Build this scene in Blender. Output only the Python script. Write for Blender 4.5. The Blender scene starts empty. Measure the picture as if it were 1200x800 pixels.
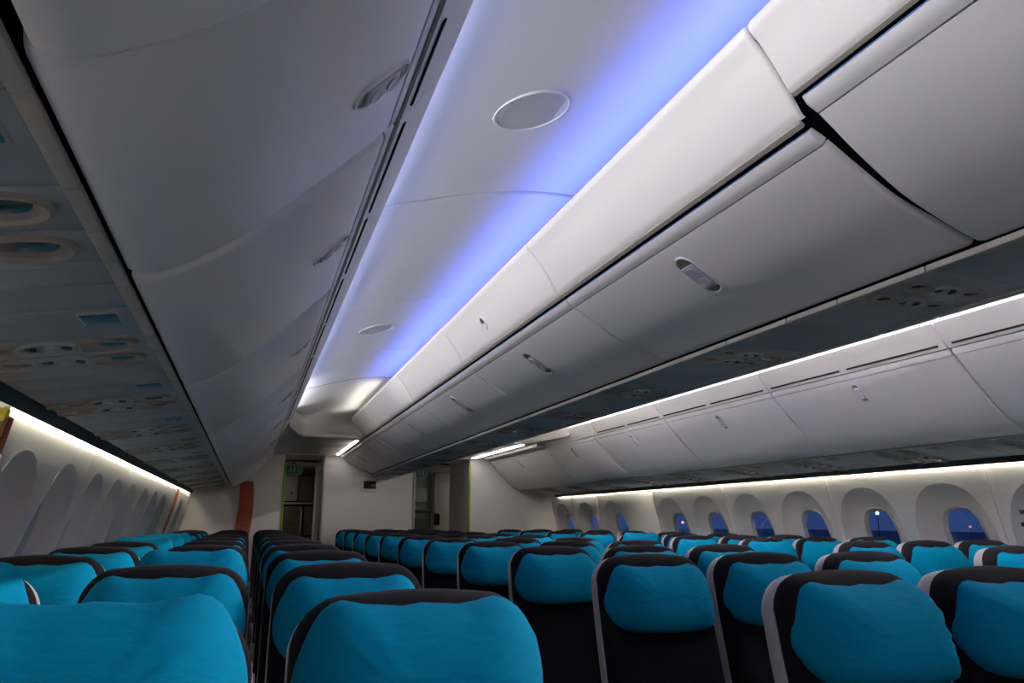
import bpy, bmesh, math, random
from mathutils import Vector, Matrix
random.seed(7)
sc = bpy.context.scene
COL = sc.collection

# ------------------------------------------------------------------ camera
# cabin frame: X to the right, Y along the aisle away from the camera, Z up, centreline at X = 0
F_PX, VX, VY = 880.0, 291.0, 610.0                    # focal length (px of 1200) and aisle vanishing point
CAMX, CAMZ = -1.72, 1.28
_c = Vector(((VX - 600) / F_PX, -(VY - 400) / F_PX, 1.0)).normalized()
_p = math.atan2(VY - 400, F_PX)
_u = Vector((0, math.cos(_p), math.sin(_p)))
_x = _u.cross(_c)
cam = bpy.data.cameras.new('camera')
cam.sensor_width = 36.0
cam.lens = F_PX / 1200 * 36.0
cam.clip_start = 0.02
cam_o = bpy.data.objects.new('camera', cam)
COL.objects.link(cam_o)
right = Vector((_x[0], _c[0], _u[0])); up = Vector((_x[1], _c[1], _u[1])); fwd = Vector((_x[2], _c[2], _u[2]))
cam_o.matrix_world = Matrix(((right.x, up.x, -fwd.x, CAMX), (right.y, up.y, -fwd.y, 0), (right.z, up.z, -fwd.z, CAMZ), (0, 0, 0, 1)))
sc.camera = cam_o

# ------------------------------------------------------------------ world (deep blue dusk), exposure
w = bpy.data.worlds.new('dusk'); sc.world = w; w.use_nodes = True
nt = w.node_tree; nt.nodes.clear()
out = nt.nodes.new('ShaderNodeOutputWorld'); bg = nt.nodes.new('ShaderNodeBackground')
tc = nt.nodes.new('ShaderNodeTexCoord'); sx = nt.nodes.new('ShaderNodeSeparateXYZ'); rp = nt.nodes.new('ShaderNodeValToRGB')
rp.color_ramp.elements[0].position = 0.0; rp.color_ramp.elements[0].color = (0.055, 0.085, 0.20, 1)
rp.color_ramp.elements[1].position = 0.6; rp.color_ramp.elements[1].color = (0.02, 0.045, 0.15, 1)
nt.links.new(tc.outputs['Generated'], sx.inputs[0]); nt.links.new(sx.outputs['Z'], rp.inputs[0])
nt.links.new(rp.outputs[0], bg.inputs[0]); bg.inputs[1].default_value = 0.5
nt.links.new(bg.outputs[0], out.inputs[0])
vs = sc.view_settings
sc.display_settings.display_device = 'sRGB'
vs.view_transform = 'Standard'; vs.look = 'None'; vs.gamma = 1.0; vs.use_curve_mapping = False
vs.exposure = 0.78
sc.cycles.diffuse_bounces = 8
sc.cycles.max_bounces = 14
sc.cycles.use_denoising = True
# strengths of the cabin's light strips
L_OUT, L_CEN, L_SIDE = 2.0, 1.1, 40.0                  # glow of the strips themselves
# lensed wash lights that sit along the coves (long thin area lamps), in watts per metre
W_OUT, W_CEN = {-1: 0.90, 1: 20.0}, {-1: 0.98, 1: 1.5}
def wash(name, x, z, dx, dz, y0, y1, wpm, colour, spread, wide=0.016):
    ld = bpy.data.lights.new(name, 'AREA'); ld.shape = 'RECTANGLE'; ld.size = wide; ld.size_y = y1 - y0
    ld.energy = wpm * (y1 - y0); ld.color = colour; ld.spread = math.radians(spread)
    lo = bpy.data.objects.new(name, ld); COL.objects.link(lo)
    zl = -Vector((dx, 0, dz)).normalized(); yl = Vector((0, 1, 0)); xl = yl.cross(zl)
    lo.matrix_world = Matrix(((xl.x, yl.x, zl.x, x), (xl.y, yl.y, zl.y, (y0 + y1) / 2), (xl.z, yl.z, zl.z, z), (0, 0, 0, 1)))
for s in (-1, 1):
    wash('end_wash', s * 0.700, 2.334, s * 0.97, 0.2, 6.4, 8.3, 0.9, (1.0, 0.92, 0.80), 165, 0.04)
    for a, b in ((-1.3, 0.7), (0.7, 3.4), (3.4, 5.8), (5.8, 8.2)):
        wash('outboard_wash', s * 1.418, 2.2375, -s * 1.0, 0.02, a, b, W_OUT[s] * (1 if b < 7 or s > 0 else 1.3), (1.0, 0.965, 0.95), 80 if b < 7 else 165)
    for a, b in ((-1.3, 0.7), (0.7, 3.4), (3.4, 6.2)):
        wash('centre_wash', s * 0.660, 2.314, s * 0.90, 0.43, a, b, W_CEN[s], (0.07, 0.14, 1.0), 150, 0.04)

# ------------------------------------------------------------------ materials
def mat(name, col, rough=0.5, spec=0.5, metal=0.0, bump=0.0, bscale=200.0, var=0.0, vscale=6.0, sheen=0.0, emit=None, es=0.0, stretch=None):
    m = bpy.data.materials.new(name); m.use_nodes = True
    n = m.node_tree.nodes; l = m.node_tree.links; b = n['Principled BSDF']
    b.inputs['Base Color'].default_value = (*col, 1); b.inputs['Roughness'].default_value = rough
    b.inputs['Specular IOR Level'].default_value = spec; b.inputs['Metallic'].default_value = metal
    if sheen: b.inputs['Sheen Weight'].default_value = sheen
    tcn = n.new('ShaderNodeTexCoord')
    if var:
        no = n.new('ShaderNodeTexNoise'); no.inputs['Scale'].default_value = vscale; no.inputs['Detail'].default_value = 4
        l.new(tcn.outputs['Object'], no.inputs['Vector'])
        r = n.new('ShaderNodeValToRGB'); r.color_ramp.elements[0].position = 0.3; r.color_ramp.elements[1].position = 0.7
        r.color_ramp.elements[0].color = (*[c * (1 - var) for c in col], 1); r.color_ramp.elements[1].color = (*[min(1, c * (1 + var)) for c in col], 1)
        l.new(no.outputs['Fac'], r.inputs[0]); l.new(r.outputs[0], b.inputs['Base Color'])
    if bump:
        no = n.new('ShaderNodeTexNoise'); no.inputs['Scale'].default_value = bscale; no.inputs['Detail'].default_value = 3
        if stretch:
            mp = n.new('ShaderNodeMapping'); mp.inputs['Scale'].default_value = stretch
            l.new(tcn.outputs['Object'], mp.inputs[0]); l.new(mp.outputs[0], no.inputs['Vector'])
        else:
            l.new(tcn.outputs['Object'], no.inputs['Vector'])
        bp = n.new('ShaderNodeBump'); bp.inputs['Strength'].default_value = bump; bp.inputs['Distance'].default_value = 0.01
        l.new(no.outputs['Fac'], bp.inputs['Height']); l.new(bp.outputs[0], b.inputs['Normal'])
    if emit:
        b.inputs['Emission Color'].default_value = (*emit, 1); b.inputs['Emission Strength'].default_value = es
    return m

M = {}
M['plastic'] = mat('bin_plastic', (0.84, 0.815, 0.82), 0.36, 0.75, bump=0.02, bscale=400)
M['plastic_l'] = mat('bin_side_plastic', (0.78, 0.76, 0.755), 0.45, 0.4, bump=0.02, bscale=400)
M['fascia'] = mat('valance_plastic', (0.79, 0.75, 0.71), 0.42, 0.4, bump=0.02, bscale=400)
M['ceil'] = mat('ceiling_plastic', (0.84, 0.84, 0.86), 0.6, 0.3, bump=0.02, bscale=300)
M['lowceil'] = mat('lower_ceiling_plastic', (0.72, 0.69, 0.67), 0.35, 0.5)
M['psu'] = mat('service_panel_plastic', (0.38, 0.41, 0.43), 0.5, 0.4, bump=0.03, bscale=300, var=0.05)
M['rail'] = mat('beige_rail_plastic', (0.46, 0.42, 0.37), 0.45, 0.4)
M['tan'] = mat('lamp_scoop_plastic', (0.36, 0.31, 0.27), 0.5, 0.4)
M['dark'] = mat('dark_gap', (0.012, 0.011, 0.010), 0.8, 0.1)
M['darkgrey'] = mat('dark_grey_plastic', (0.06, 0.058, 0.055), 0.5, 0.3)
M['lens'] = mat('dark_lens', (0.05, 0.055, 0.06), 0.15, 0.6)
M['latch'] = mat('latch_plastic', (0.46, 0.45, 0.52), 0.3, 0.5)
M['latchpocket'] = mat('latch_pocket', (0.17, 0.165, 0.15), 0.35, 0.5)
M['signblue'] = mat('blue_sign_film', (0.02, 0.12, 0.22), 0.3, 0.5)
M['side'] = mat('sidewall_plastic', (0.76, 0.73, 0.70), 0.55, 0.3, bump=0.03, bscale=350)
M['reveal'] = mat('window_reveal_plastic', (0.70, 0.68, 0.66), 0.5, 0.35)
M['winframe'] = mat('window_frame_plastic', (0.50, 0.50, 0.52), 0.4, 0.4)
M['seam'] = mat('sidewall_joint', (0.80, 0.78, 0.75), 0.5, 0.3)
M['bulk'] = mat('bulkhead_laminate', (0.80, 0.755, 0.74), 0.5, 0.3, bump=0.02, bscale=250)
M['green'] = mat('green_edge_trim', (0.30, 0.50, 0.03), 0.45, 0.4)
M['black'] = mat('black_seat_fabric', (0.007, 0.006, 0.009), 0.95, 0.1, bump=0.25, bscale=500, sheen=0.02)
M['blue'] = mat('blue_cover_fabric', (0.0003, 0.150, 0.265), 0.9, 0.05, bump=0.3, bscale=38, sheen=0.0, stretch=(0.6, 1.0, 1.6))
M['shell'] = mat('grey_seat_shell', (0.34, 0.315, 0.32), 0.45, 0.4)
M['metal'] = mat('seat_metal', (0.35, 0.35, 0.36), 0.35, 0.5, metal=0.8)
M['carpet'] = mat('blue_carpet', (0.03, 0.035, 0.05), 0.95, 0.1, bump=0.4, bscale=300, var=0.2, vscale=80)
M['orange'] = mat('orange_netting', (0.52, 0.13, 0.075), 0.6, 0.3)
M['orange_l'] = mat('orange_cord', (0.75, 0.22, 0.14), 0.6, 0.3)
M['yellow'] = mat('yellow_tape', (0.75, 0.62, 0.05), 0.5, 0.4)
M['galley'] = mat('galley_cart', (0.12, 0.095, 0.06), 0.5, 0.4, var=0.2, vscale=12)
M['galleywhite'] = mat('galley_laminate', (0.42, 0.40, 0.37), 0.5, 0.4)
M['greenish'] = mat('crew_area_laminate', (0.32, 0.36, 0.33), 0.5, 0.4)
M['screen'] = mat('dark_screen', (0.02, 0.018, 0.015), 0.25, 0.5)
M['exitplate'] = mat('exit_plate', (0.13, 0.19, 0.17), 0.3, 0.5)
M['exitgreen'] = mat('exit_green', (0.005, 0.10, 0.055), 0.4, 0.4)
M['exitwhite'] = mat('exit_pictogram', (0.25, 0.34, 0.28), 0.4, 0.4)
M['apron'] = mat('apron_concrete', (0.22, 0.24, 0.28), 0.6, 0.4, var=0.4, vscale=0.3)
M['wire'] = mat('dark_wire', (0.02, 0.02, 0.02), 0.6, 0.3)
M['pinkwire'] = mat('pink_wire', (0.6, 0.35, 0.30), 0.5, 0.3)
M['insul'] = mat('insulation_blanket', (0.02, 0.02, 0.022), 0.4, 0.6, bump=0.6, bscale=30)
M['led_out'] = mat('outboard_light_strip', (0.8, 0.8, 0.8), 0.5, emit=(0.60, 0.80, 1.0), es=L_OUT)
M['led_left'] = mat('left_light_strip', (0.8, 0.8, 0.8), 0.5, emit=(0.42, 0.52, 1.0), es=4.2)
M['led_cen'] = mat('centre_light_strip', (0.8, 0.8, 0.8), 0.5, emit=(0.22, 0.42, 1.0), es=L_CEN)
M['led_side'] = mat('sidewall_light_strip', (0.8, 0.8, 0.8), 0.5, emit=(1.0, 0.93, 0.74), es=L_SIDE)
M['led_end'] = mat('end_light_strip', (0.8, 0.8, 0.8), 0.5, emit=(1.0, 0.95, 0.88), es=6.0)
M['fill_galley'] = mat('crew_fill_glow', (0.8, 0.8, 0.8), 0.5, emit=(1.0, 0.93, 0.82), es=4.0)  # glow of the fill lights added for the crew area
M['lamp_o'] = mat('orange_apron_light', (0.5, 0.3, 0.1), 0.5, emit=(1.0, 0.35, 0.12), es=1.6)
M['lamp_p'] = mat('red_apron_light', (0.5, 0.1, 0.1), 0.5, emit=(1.0, 0.12, 0.25), es=1.5)
M['lamp_w'] = mat('white_apron_light', (0.7, 0.7, 0.7), 0.5, emit=(0.9, 1.0, 0.8), es=2.0)
def glass():
    m = bpy.data.materials.new('window_glass'); m.use_nodes = True
    n = m.node_tree.nodes; l = m.node_tree.links; n.clear()
    o = n.new('ShaderNodeOutputMaterial'); t = n.new('ShaderNodeBsdfTransparent'); t.inputs[0].default_value = (0.75, 0.84, 1.0, 1)
    g = n.new('ShaderNodeBsdfGlossy'); g.inputs['Roughness'].default_value = 0.03; mx = n.new('ShaderNodeMixShader'); fr = n.new('ShaderNodeLayerWeight')
    fr.inputs[0].default_value = 0.08
    l.new(fr.outputs['Facing'], mx.inputs[0]); l.new(t.outputs[0], mx.inputs[1]); l.new(g.outputs[0], mx.inputs[2]); l.new(mx.outputs[0], o.inputs[0])
    return m
M['glass'] = glass()

# ------------------------------------------------------------------ helpers
def link(o, parent=None):
    COL.objects.link(o)
    if parent is not None: o.parent = parent
    return o
def obj(name, bm, m, parent=None, sharp=40):
    me = bpy.data.meshes.new(name)
    bmesh.ops.recalc_face_normals(bm, faces=bm.faces)
    bm.to_mesh(me); bm.free()
    me.materials.append(m)
    for p in me.polygons: p.use_smooth = True
    me.set_sharp_from_angle(angle=math.radians(sharp))
    return link(bpy.data.objects.new(name, me), parent)
def empty(name, loc=(0, 0, 0), rz=0.0):
    o = bpy.data.objects.new(name, None); o.location = loc; o.rotation_euler = (0, 0, rz); o.empty_display_size = 0.1
    return link(o)
def tag(o, label, cat, group=None):
    o['label'] = label; o['category'] = cat
    if group: o['group'] = group
    return o
def struct(o):
    o['kind'] = 'structure'; return o
def copy_tree(o, parent=None):
    c = o.copy(); COL.objects.link(c)
    if parent is not None: c.parent = parent
    for ch in o.children: copy_tree(ch, c)
    return c
def box(bm, x0, x1, y0, y1, z0, z1, bev=0.0):
    r = bmesh.ops.create_cube(bm, size=1)
    vs_ = r['verts']
    for v in vs_:
        v.co = Vector(((x0 + x1) / 2 + v.co.x * (x1 - x0), (y0 + y1) / 2 + v.co.y * (y1 - y0), (z0 + z1) / 2 + v.co.z * (z1 - z0)))
    if bev:
        es = {e for v in vs_ for e in v.link_edges}
        bmesh.ops.bevel(bm, geom=list(es), offset=bev, segments=2, affect='EDGES', profile=0.5)
def boxobj(name, x0, x1, y0, y1, z0, z1, m, parent=None, bev=0.0):
    bm = bmesh.new(); box(bm, x0, x1, y0, y1, z0, z1, bev); return obj(name, bm, m, parent)
def spline(pts, n):
    """Catmull-Rom through pts, n points evenly spaced by length"""
    P = [Vector(p) for p in pts]; P = [P[0] * 2 - P[1]] + P + [P[-1] * 2 - P[-2]]
    dense = []
    for i in range(1, len(P) - 2):
        for k in range(12):
            t = k / 12
            a, b, c, d = P[i - 1], P[i], P[i + 1], P[i + 2]
            dense.append(0.5 * ((2 * b) + (c - a) * t + (2 * a - 5 * b + 4 * c - d) * t * t + (3 * b - a - 3 * c + d) * t ** 3))
    dense.append(P[-2])
    L = [0.0]
    for i in range(1, len(dense)): L.append(L[-1] + (dense[i] - dense[i - 1]).length)
    res = []; j = 0
    for i in range(n):
        s = L[-1] * i / (n - 1)
        while j < len(L) - 2 and L[j + 1] < s: j += 1
        t = (s - L[j]) / max(1e-9, L[j + 1] - L[j])
        res.append(dense[j].lerp(dense[j + 1], min(1, t)))
    return res
def normals2(pr, sgn):
    out_ = []
    for i in range(len(pr)):
        t = (pr[min(i + 1, len(pr) - 1)] - pr[max(i - 1, 0)]).normalized()
        out_.append(Vector((t.y, -t.x)) * sgn)
    return out_
def sweep(bm, pr, y0, y1, thick, sgn, r=0.0, rp0=0.0, rp1=0.0, ny=1):
    """solid panel: profile pr in XZ swept along Y; front looks along the profile normal * sgn; r rounds the two ends,
    rp0 / rp1 round the first and the last profile edge"""
    N = normals2(pr, sgn)
    # rounding at the profile ends: pull the first/last point back
    fr = [p.copy() for p in pr]
    if rp0: fr[0] = fr[0] - N[0] * rp0
    if rp1: fr[-1] = fr[-1] - N[-1] * rp1
    ys = []
    if r:
        for a in (0, 30, 60, 90):
            aa = math.radians(a); ys.append((y0 + r * (1 - math.cos(aa)), r * (1 - math.sin(aa))))
        for k in range(1, ny): ys.append((y0 + (y1 - y0) * k / ny, 0))
        for a in (90, 60, 30, 0):
            aa = math.radians(a); ys.append((y1 - r * (1 - math.cos(aa)), r * (1 - math.sin(aa))))
    else:
        for k in range(ny + 1): ys.append((y0 + (y1 - y0) * k / ny, 0))
    F = []; B = []
    for y, d in ys:
        F.append([bm.verts.new((p.x - n.x * d, y, p.y - n.y * d)) for p, n in zip(fr, N)])
        B.append([bm.verts.new((p.x - n.x * thick, y, p.y - n.y * thick)) for p, n in zip(pr, N)])
    k = len(pr)
    for i in range(len(ys) - 1):
        for j in range(k - 1):
            bm.faces.new((F[i][j], F[i][j + 1], F[i + 1][j + 1], F[i + 1][j]))
            bm.faces.new((B[i][j], B[i + 1][j], B[i + 1][j + 1], B[i][j + 1]))
        bm.faces.new((F[i][0], F[i + 1][0], B[i + 1][0], B[i][0]))
        bm.faces.new((F[i][-1], B[i][-1], B[i + 1][-1], F[i + 1][-1]))
    for i in (0, -1):
        for j in range(k - 1): bm.faces.new((F[i][j], B[i][j], B[i][j + 1], F[i][j + 1]))
def SGN(pr, s, centre=False):
    """sign that makes the profile normal look down into the cabin"""
    n = normals2(pr, 1)[len(pr) // 2]
    return 1 if n.y < 0 else -1
def mir(pts, s): return [(p[0] * s, p[1]) for p in pts]
def panel(name, pts, y0, y1, thick, sgn, m, parent, r=0.0, rp0=0.0, rp1=0.0, n=None, ny=1):
    pr = spline(pts, n) if n else [Vector(p) for p in pts]
    bm = bmesh.new(); sweep(bm, pr, y0, y1, thick, sgn, r, rp0, rp1, ny)
    return obj(name, bm, m, parent)
def prism(bm, poly, y0, y1):
    a = [bm.verts.new((x, y0, z)) for x, z in poly]; b = [bm.verts.new((x, y1, z)) for x, z in poly]
    bm.faces.new(a); bm.faces.new(list(reversed(b)))
    for i in range(len(poly)):
        j = (i + 1) % len(poly); bm.faces.new((a[i], b[i], b[j], a[j]))
def pill(n, hl, hw):
    """outline of a pill, long axis first coordinate"""
    pts = []
    for i in range(n):
        a = -math.pi / 2 + math.pi * i / (n - 1); pts.append((hl - hw + hw * math.cos(a), hw * math.sin(a)))
    for i in range(n):
        a = math.pi / 2 + math.pi * i / (n - 1); pts.append((-hl + hw + hw * math.cos(a), hw * math.sin(a)))
    return pts
def sup(n, a, b, e):
    pts = []
    for i in range(n):
        t = 2 * math.pi * i / n; c, s = math.cos(t), math.sin(t)
        pts.append((a * math.copysign(abs(c) ** (2 / e), c), b * math.copysign(abs(s) ** (2 / e), s)))
    return pts
def loops(bm, rings, cap0=False, cap1=True):
    """rings: list of lists of Vectors with equal counts -> closed strips"""
    V = [[bm.verts.new(p) for p in r] for r in rings]
    n = len(V[0])
    for a, b in zip(V, V[1:]):
        for i in range(n):
            j = (i + 1) % n; bm.faces.new((a[i], a[j], b[j], b[i]))
    if cap0: bm.faces.new(V[0])
    if cap1: bm.faces.new(V[-1])
def frame_pts(o, ex, ey, ez, pts, z, off=(0, 0), s=1.0):
    return [o + ex * (p[0] * s + off[0]) + ey * (p[1] * s + off[1]) + ez * z for p in pts]
def tube(bm, path, r, n=6):
    rings = []
    for i, p in enumerate(path):
        t = (path[min(i + 1, len(path) - 1)] - path[max(i - 1, 0)]).normalized()
        a = t.orthogonal().normalized() if i == 0 else (a - t * a.dot(t)).normalized()
        b = t.cross(a)
        rings.append([p + (a * math.cos(2 * math.pi * k / n) + b * math.sin(2 * math.pi * k / n)) * r for k in range(n)])
    loops(bm, rings, True, True)
ORD = ['first', 'second', 'third', 'fourth', 'fifth', 'sixth', 'seventh', 'eighth', 'ninth', 'tenth', 'eleventh', 'twelfth', 'thirteenth']

# ------------------------------------------------------------------ setting: floor, walls, ceilings
YB0, YB1, YEND = -2.3, 10.4, 13.4
struct(boxobj('floor', -2.75, 2.75, YB0, YEND, -0.06, 0.0, M['carpet']))
struct(boxobj('wall_front', -2.75, 2.75, YB0 - 0.05, YB0, 0, 2.6, M['bulk']))

# side wall profile (right side), from the light cove down to the floor
SW = [(2.425, 1.615), (2.455, 1.45), (2.498, 1.28), (2.545, 1.12), (2.575, 0.95), (2.595, 0.75), (2.595, 0.5), (2.53, 0.25), (2.48, 0.0)]
_sw = spline(SW, 60)
def swx(z):
    for a, b in zip(_sw, _sw[1:]):
        if b.y <= z <= a.y:
            t = (a.y - z) / max(1e-9, a.y - b.y); return a.x + (b.x - a.x) * t
    return _sw[0].x if z > 1 else _sw[-1].x
WZ, WA, WB = 1.125, 0.292, 0.388                         # window recess: centre height, half width, half height
WINS_R = [3.05, 3.73, 4.41, 5.09, 5.77, 6.45, 7.12, 8.47, 9.26, 10.03]
WINS_L = [2.96, 3.63, 4.28, 4.90, 5.52, 6.16, 6.80, 7.46, 9.3]
NW = 40
def wall_point(s, y, z, d=0.0): return Vector((s * (swx(z) + d), y, z))
def cell(bm, s, ya, yb, yc):
    """wall surface ya..yb full height with an oval hole at yc"""
    ring = [(yc + p[0], WZ + p[1]) for p in sup(NW, WA, WB, 2.35)]
    z0, z1 = WZ - 0.47, WZ + 0.49
    outer = []
    for (y, z) in ring:
        dy, dz = y - yc, z - WZ
        ty = ((yb - yc) / dy) if dy > 1e-6 else ((ya - yc) / dy if dy < -1e-6 else 1e9)
        tz = ((z1 - WZ) / dz) if dz > 1e-6 else ((z0 - WZ) / dz if dz < -1e-6 else 1e9)
        t = min(ty, tz); outer.append((yc + dy * t, WZ + dz * t))
    # snap the four corners
    for cy, cz in ((ya, z0), (ya, z1), (yb, z0), (yb, z1)):
        k = min(range(NW), key=lambda i: (outer[i][0] - cy) ** 2 + (outer[i][1] - cz) ** 2); outer[k] = (cy, cz)
    rings = []
    for t in (0.0, 0.08, 0.35, 0.7, 1.0):
        rr = []
        for a, b in zip(ring, outer):
            y = a[0] + (b[0] - a[0]) * t; z = a[1] + (b[1] - a[1]) * t
            rr.append(wall_point(s, y, z, 0.0))
        rings.append(rr)
    loops(bm, rings, False, False)
    strip(bm, s, ya, yb, 0.0, z0); 
    strip(bm, s, ya, yb, z1, 1.615)
def strip(bm, s, ya, yb, za, zb, n=8, d=0.0):
    rows = [[bm.verts.new(wall_point(s, y, za + (zb - za) * i / n, d)) for i in range(n + 1)] for y in (ya, yb)]
    for i in range(n): bm.faces.new((rows[0][i], rows[0][i + 1], rows[1][i + 1], rows[1][i]))
def jamb(bm, s, y, dirn):
    """thin return of a wall panel at its end"""
    n = 16; a = [bm.verts.new(wall_point(s, y, 1.615 * i / n, 0)) for i in range(n + 1)]
    b = [bm.verts.new(wall_point(s, y - dirn * 0.004, 1.615 * i / n, 0.02)) for i in range(n + 1)]
    for i in range(n): bm.faces.new((a[i], a[i + 1], b[i + 1], b[i]))
win_count = 0
def window(s, yc, parent_side):
    global win_count
    win_count += 1
    root = struct(empty('window_%d' % win_count, (s * swx(WZ), yc, WZ)))
    inv = Matrix.Translation(-root.location)
    def add(name, bm, m):
        bm.transform(inv); return obj(name, bm, m, root, 50)
    bm = bmesh.new(); rings = []
    A = sup(NW, WA, WB, 2.35); Bp = sup(NW, 0.152, 0.262, 3.0)
    for t, d in ((0, -0.001), (0.025, 0.012), (0.12, 0.030), (0.35, 0.055), (0.7, 0.078), (1.0, 0.09)):
        rr = []
        for a, b in zip(A, Bp):
            y = yc + a[0] + (b[0] - a[0]) * t; z = WZ + a[1] + (b[1] - 0.012 - a[1]) * t
            xs = swx(WZ + a[1]) * (1 - t) + swx(WZ + b[1]) * t
            rr.append(Vector((s * (xs + d), y, z)))
        rings.append(rr)
    loops(bm, rings, False, False); add('reveal', bm, M['reveal'])
    bm = bmesh.new(); rings = []
    for sc_, d in ((1.0, 0.088), (0.985, 0.080), (0.955, 0.080), (0.93, 0.092), (0.90, 0.115)):
        rings.append([Vector((s * (swx(WZ + b[1]) + d), yc + b[0] * sc_, WZ - 0.012 + b[1] * sc_)) for b in Bp])
    loops(bm, rings, False, False); add('window_frame', bm, M['winframe'])
    bm = bmesh.new()
    f = [bm.verts.new(Vector((s * (swx(WZ + b[1]) + 0.114), yc + b[0] * 0.91, WZ - 0.012 + b[1] * 0.91))) for b in Bp]
    g = [bm.verts.new(Vector((s * (swx(WZ + b[1]) + 0.120), yc + b[0] * 0.91, WZ - 0.012 + b[1] * 0.91))) for b in Bp]
    c0 = bm.verts.new(Vector((s * (swx(WZ) + 0.114), yc, WZ - 0.012))); c1 = bm.verts.new(Vector((s * (swx(WZ) + 0.120), yc, WZ - 0.012)))
    for i in range(NW):
        j = (i + 1) % NW
        bm.faces.new((f[i], f[j], c0)); bm.faces.new((g[j], g[i], c1)); bm.faces.new((f[i], g[i], g[j], f[j]))
    add('window_pane', bm, M['glass'])
def build_wall(s, name, wins, groups, blanks):
    root = struct(empty(name, (0, 0, 0)))
    for (ya, yb) in groups:
        bm = bmesh.new(); inside = [y for y in wins if ya < y < yb]
        if inside:
            e = [ya] + [(a + b) / 2 for a, b in zip(inside, inside[1:])] + [yb]
            # keep plain filler beside a window that does not fill its panel
            for k, yc in enumerate(inside):
                a, b = e[k], e[k + 1]
                a2, b2 = max(a, yc - 0.36), min(b, yc + 0.36)
                if a2 - a > 1e-4: strip(bm, s, a, a2, 0, 1.615)
                if b - b2 > 1e-4: strip(bm, s, b2, b, 0, 1.615)
                cell(bm, s, a2, b2, yc)
        else:
            strip(bm, s, ya, yb, 0, 1.615, 16)
        jamb(bm, s, ya, -1); jamb(bm, s, yb, 1)
        bmesh.ops.remove_doubles(bm, verts=bm.verts, dist=0.0005)
        obj('sidewall_panel', bm, M['side'], root, 30)
    # lighter joint beads between panels
    for (ya, yb), (yc, yd) in zip(groups, groups[1:]):
        if yc - yb < 0.03:
            bm = bmesh.new(); strip(bm, s, yb - 0.001, yc + 0.001, 0, 1.61, 16, 0.006); obj('panel_joint', bm, M['seam'], root)
    # outer skin of the fuselage behind the panels, with window openings left between its pieces
    bm = bmesh.new()
    for (za, zb) in ((0.0, 0.80), (1.42, 2.6)):
        box(bm, s * 2.68 if s > 0 else -2.74, 2.74 if s > 0 else -2.68, YB0, YEND, za, zb)
    o = obj('fuselage_skin', bm, M['insul'], root); o['kind'] = 'stuff'
    for y in wins: window(s, y, root)
    return root
gR = [(YB0, 0.55), (0.558, 1.93), (1.938, 3.386), (3.394, 4.746), (4.754, 6.106), (6.114, 7.426), (7.434, 8.83), (8.86, 9.65), (9.66, 10.4)]
wallR = build_wall(1, 'wall_right', WINS_R, gR, [])
gL = [(YB0, 0.55), (0.558, 2.34), (2.62, 3.956), (3.964, 5.206), (5.214, 6.476), (6.484, 7.80), (7.806, 8.50), (8.72, 10.4)]
wallL = build_wall(-1, 'wall_left', WINS_L, gL, [])

# ceiling arch panels, left and right of the centreline
CE = [(1.56, 2.25), (1.46, 2.283), (1.375, 2.313), (1.21, 2.365), (1.03, 2.415), (0.84, 2.448), (0.70, 2.457), (0.4, 2.457), (0.0, 2.455)]
ceiling = struct(empty('ceiling', (0, 0, 0)))
CY = [YB0, -0.4, 1.0, 2.4, 3.8, 5.1, 6.25]
for s in (-1, 1):
    for a, b in zip(CY, CY[1:]):
        panel('ceiling_panel', mir(CE, s), a + 0.005, b - 0.005 - (0.012 if b == 2.4 else 0), 0.02, SGN(spline(mir(CE, s), 30), s), M['ceil'], ceiling, r=0.006, n=30)
        panel('ceiling_backing', [(p[0], p[1] + 0.026) for p in mir(CE, s)], b - 0.03, b + 0.03, 0.004, SGN(spline(mir(CE, s), 30), s), M['dark'], ceiling, n=16)
    # end dome: runs on to a curved lip that sweeps across the aisle
    bm = bmesh.new(); pr = spline(mir(CE, s), 30)
    def yend(x):
        t = (1.42 - min(1.42, abs(x))) / 0.75; return 7.3 + 1.65 * (1 - (1 - min(1, t)) ** 3)
    rows = []
    nv = 16
    for p in pr:
        ye = yend(p.x); row = []
        for k in range(nv + 1):
            t = k / nv; y = 6.255 + (ye - 6.255) * t; q = max(0, (t - 0.88) / 0.12)
            z = p.y + (2.335 - p.y) * (q ** 2) * 0.8
            row.append(bm.verts.new((p.x, y, z)))
        rows.append(row)
    for a, b in zip(rows, rows[1:]):
        for k in range(nv): bm.faces.new((a[k], a[k + 1], b[k + 1], b[k]))
    obj('dome_panel', bm, M['ceil'], ceiling)
    # cream lip that closes the dome: faces the camera and drops to the lower ceiling
    bm = bmesh.new(); rings = []
    xs = [s * (1.46 - 0.95 * i / 24) for i in range(25)]
    sec = [(-0.02, 0.08), (-0.015, 0.03), (-0.03, 0.005), (-0.045, -0.02), (-0.045, -0.06), (-0.03, -0.10), (0.0, -0.135), (0.06, -0.160)]
    rr = []
    for x in xs:
        rr.append([bm.verts.new((x, yend(x) + dy, 2.31 + dz)) for dy, dz in sec] + [bm.verts.new((x, 9.3, 2.142))])
    for a, b in zip(rr, rr[1:]):
        for k in range(len(sec)): bm.faces.new((a[k], a[k + 1], b[k + 1], b[k]))
    obj('dome_lip', bm, M['fascia'], ceiling)
    # lower ceiling over the aisle end, in cross panels
    for a, b in ((8.2, 9.0), (9.0, 9.8), (9.8, 10.7), (10.7, 11.5)):
        boxobj('lower_ceiling_panel', min(s * 1.36, s * 0.60), max(s * 1.36, s * 0.60), a + 0.006, b - 0.006, 2.14, 2.17, M['lowceil'], ceiling, bev=0.008)
    boxobj('side_soffit', min(s * 1.50, s * 1.365), max(s * 1.50, s * 1.365), 8.15, 10.25, 2.11, 2.18, M['bulk'], ceiling, bev=0.01)
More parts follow.
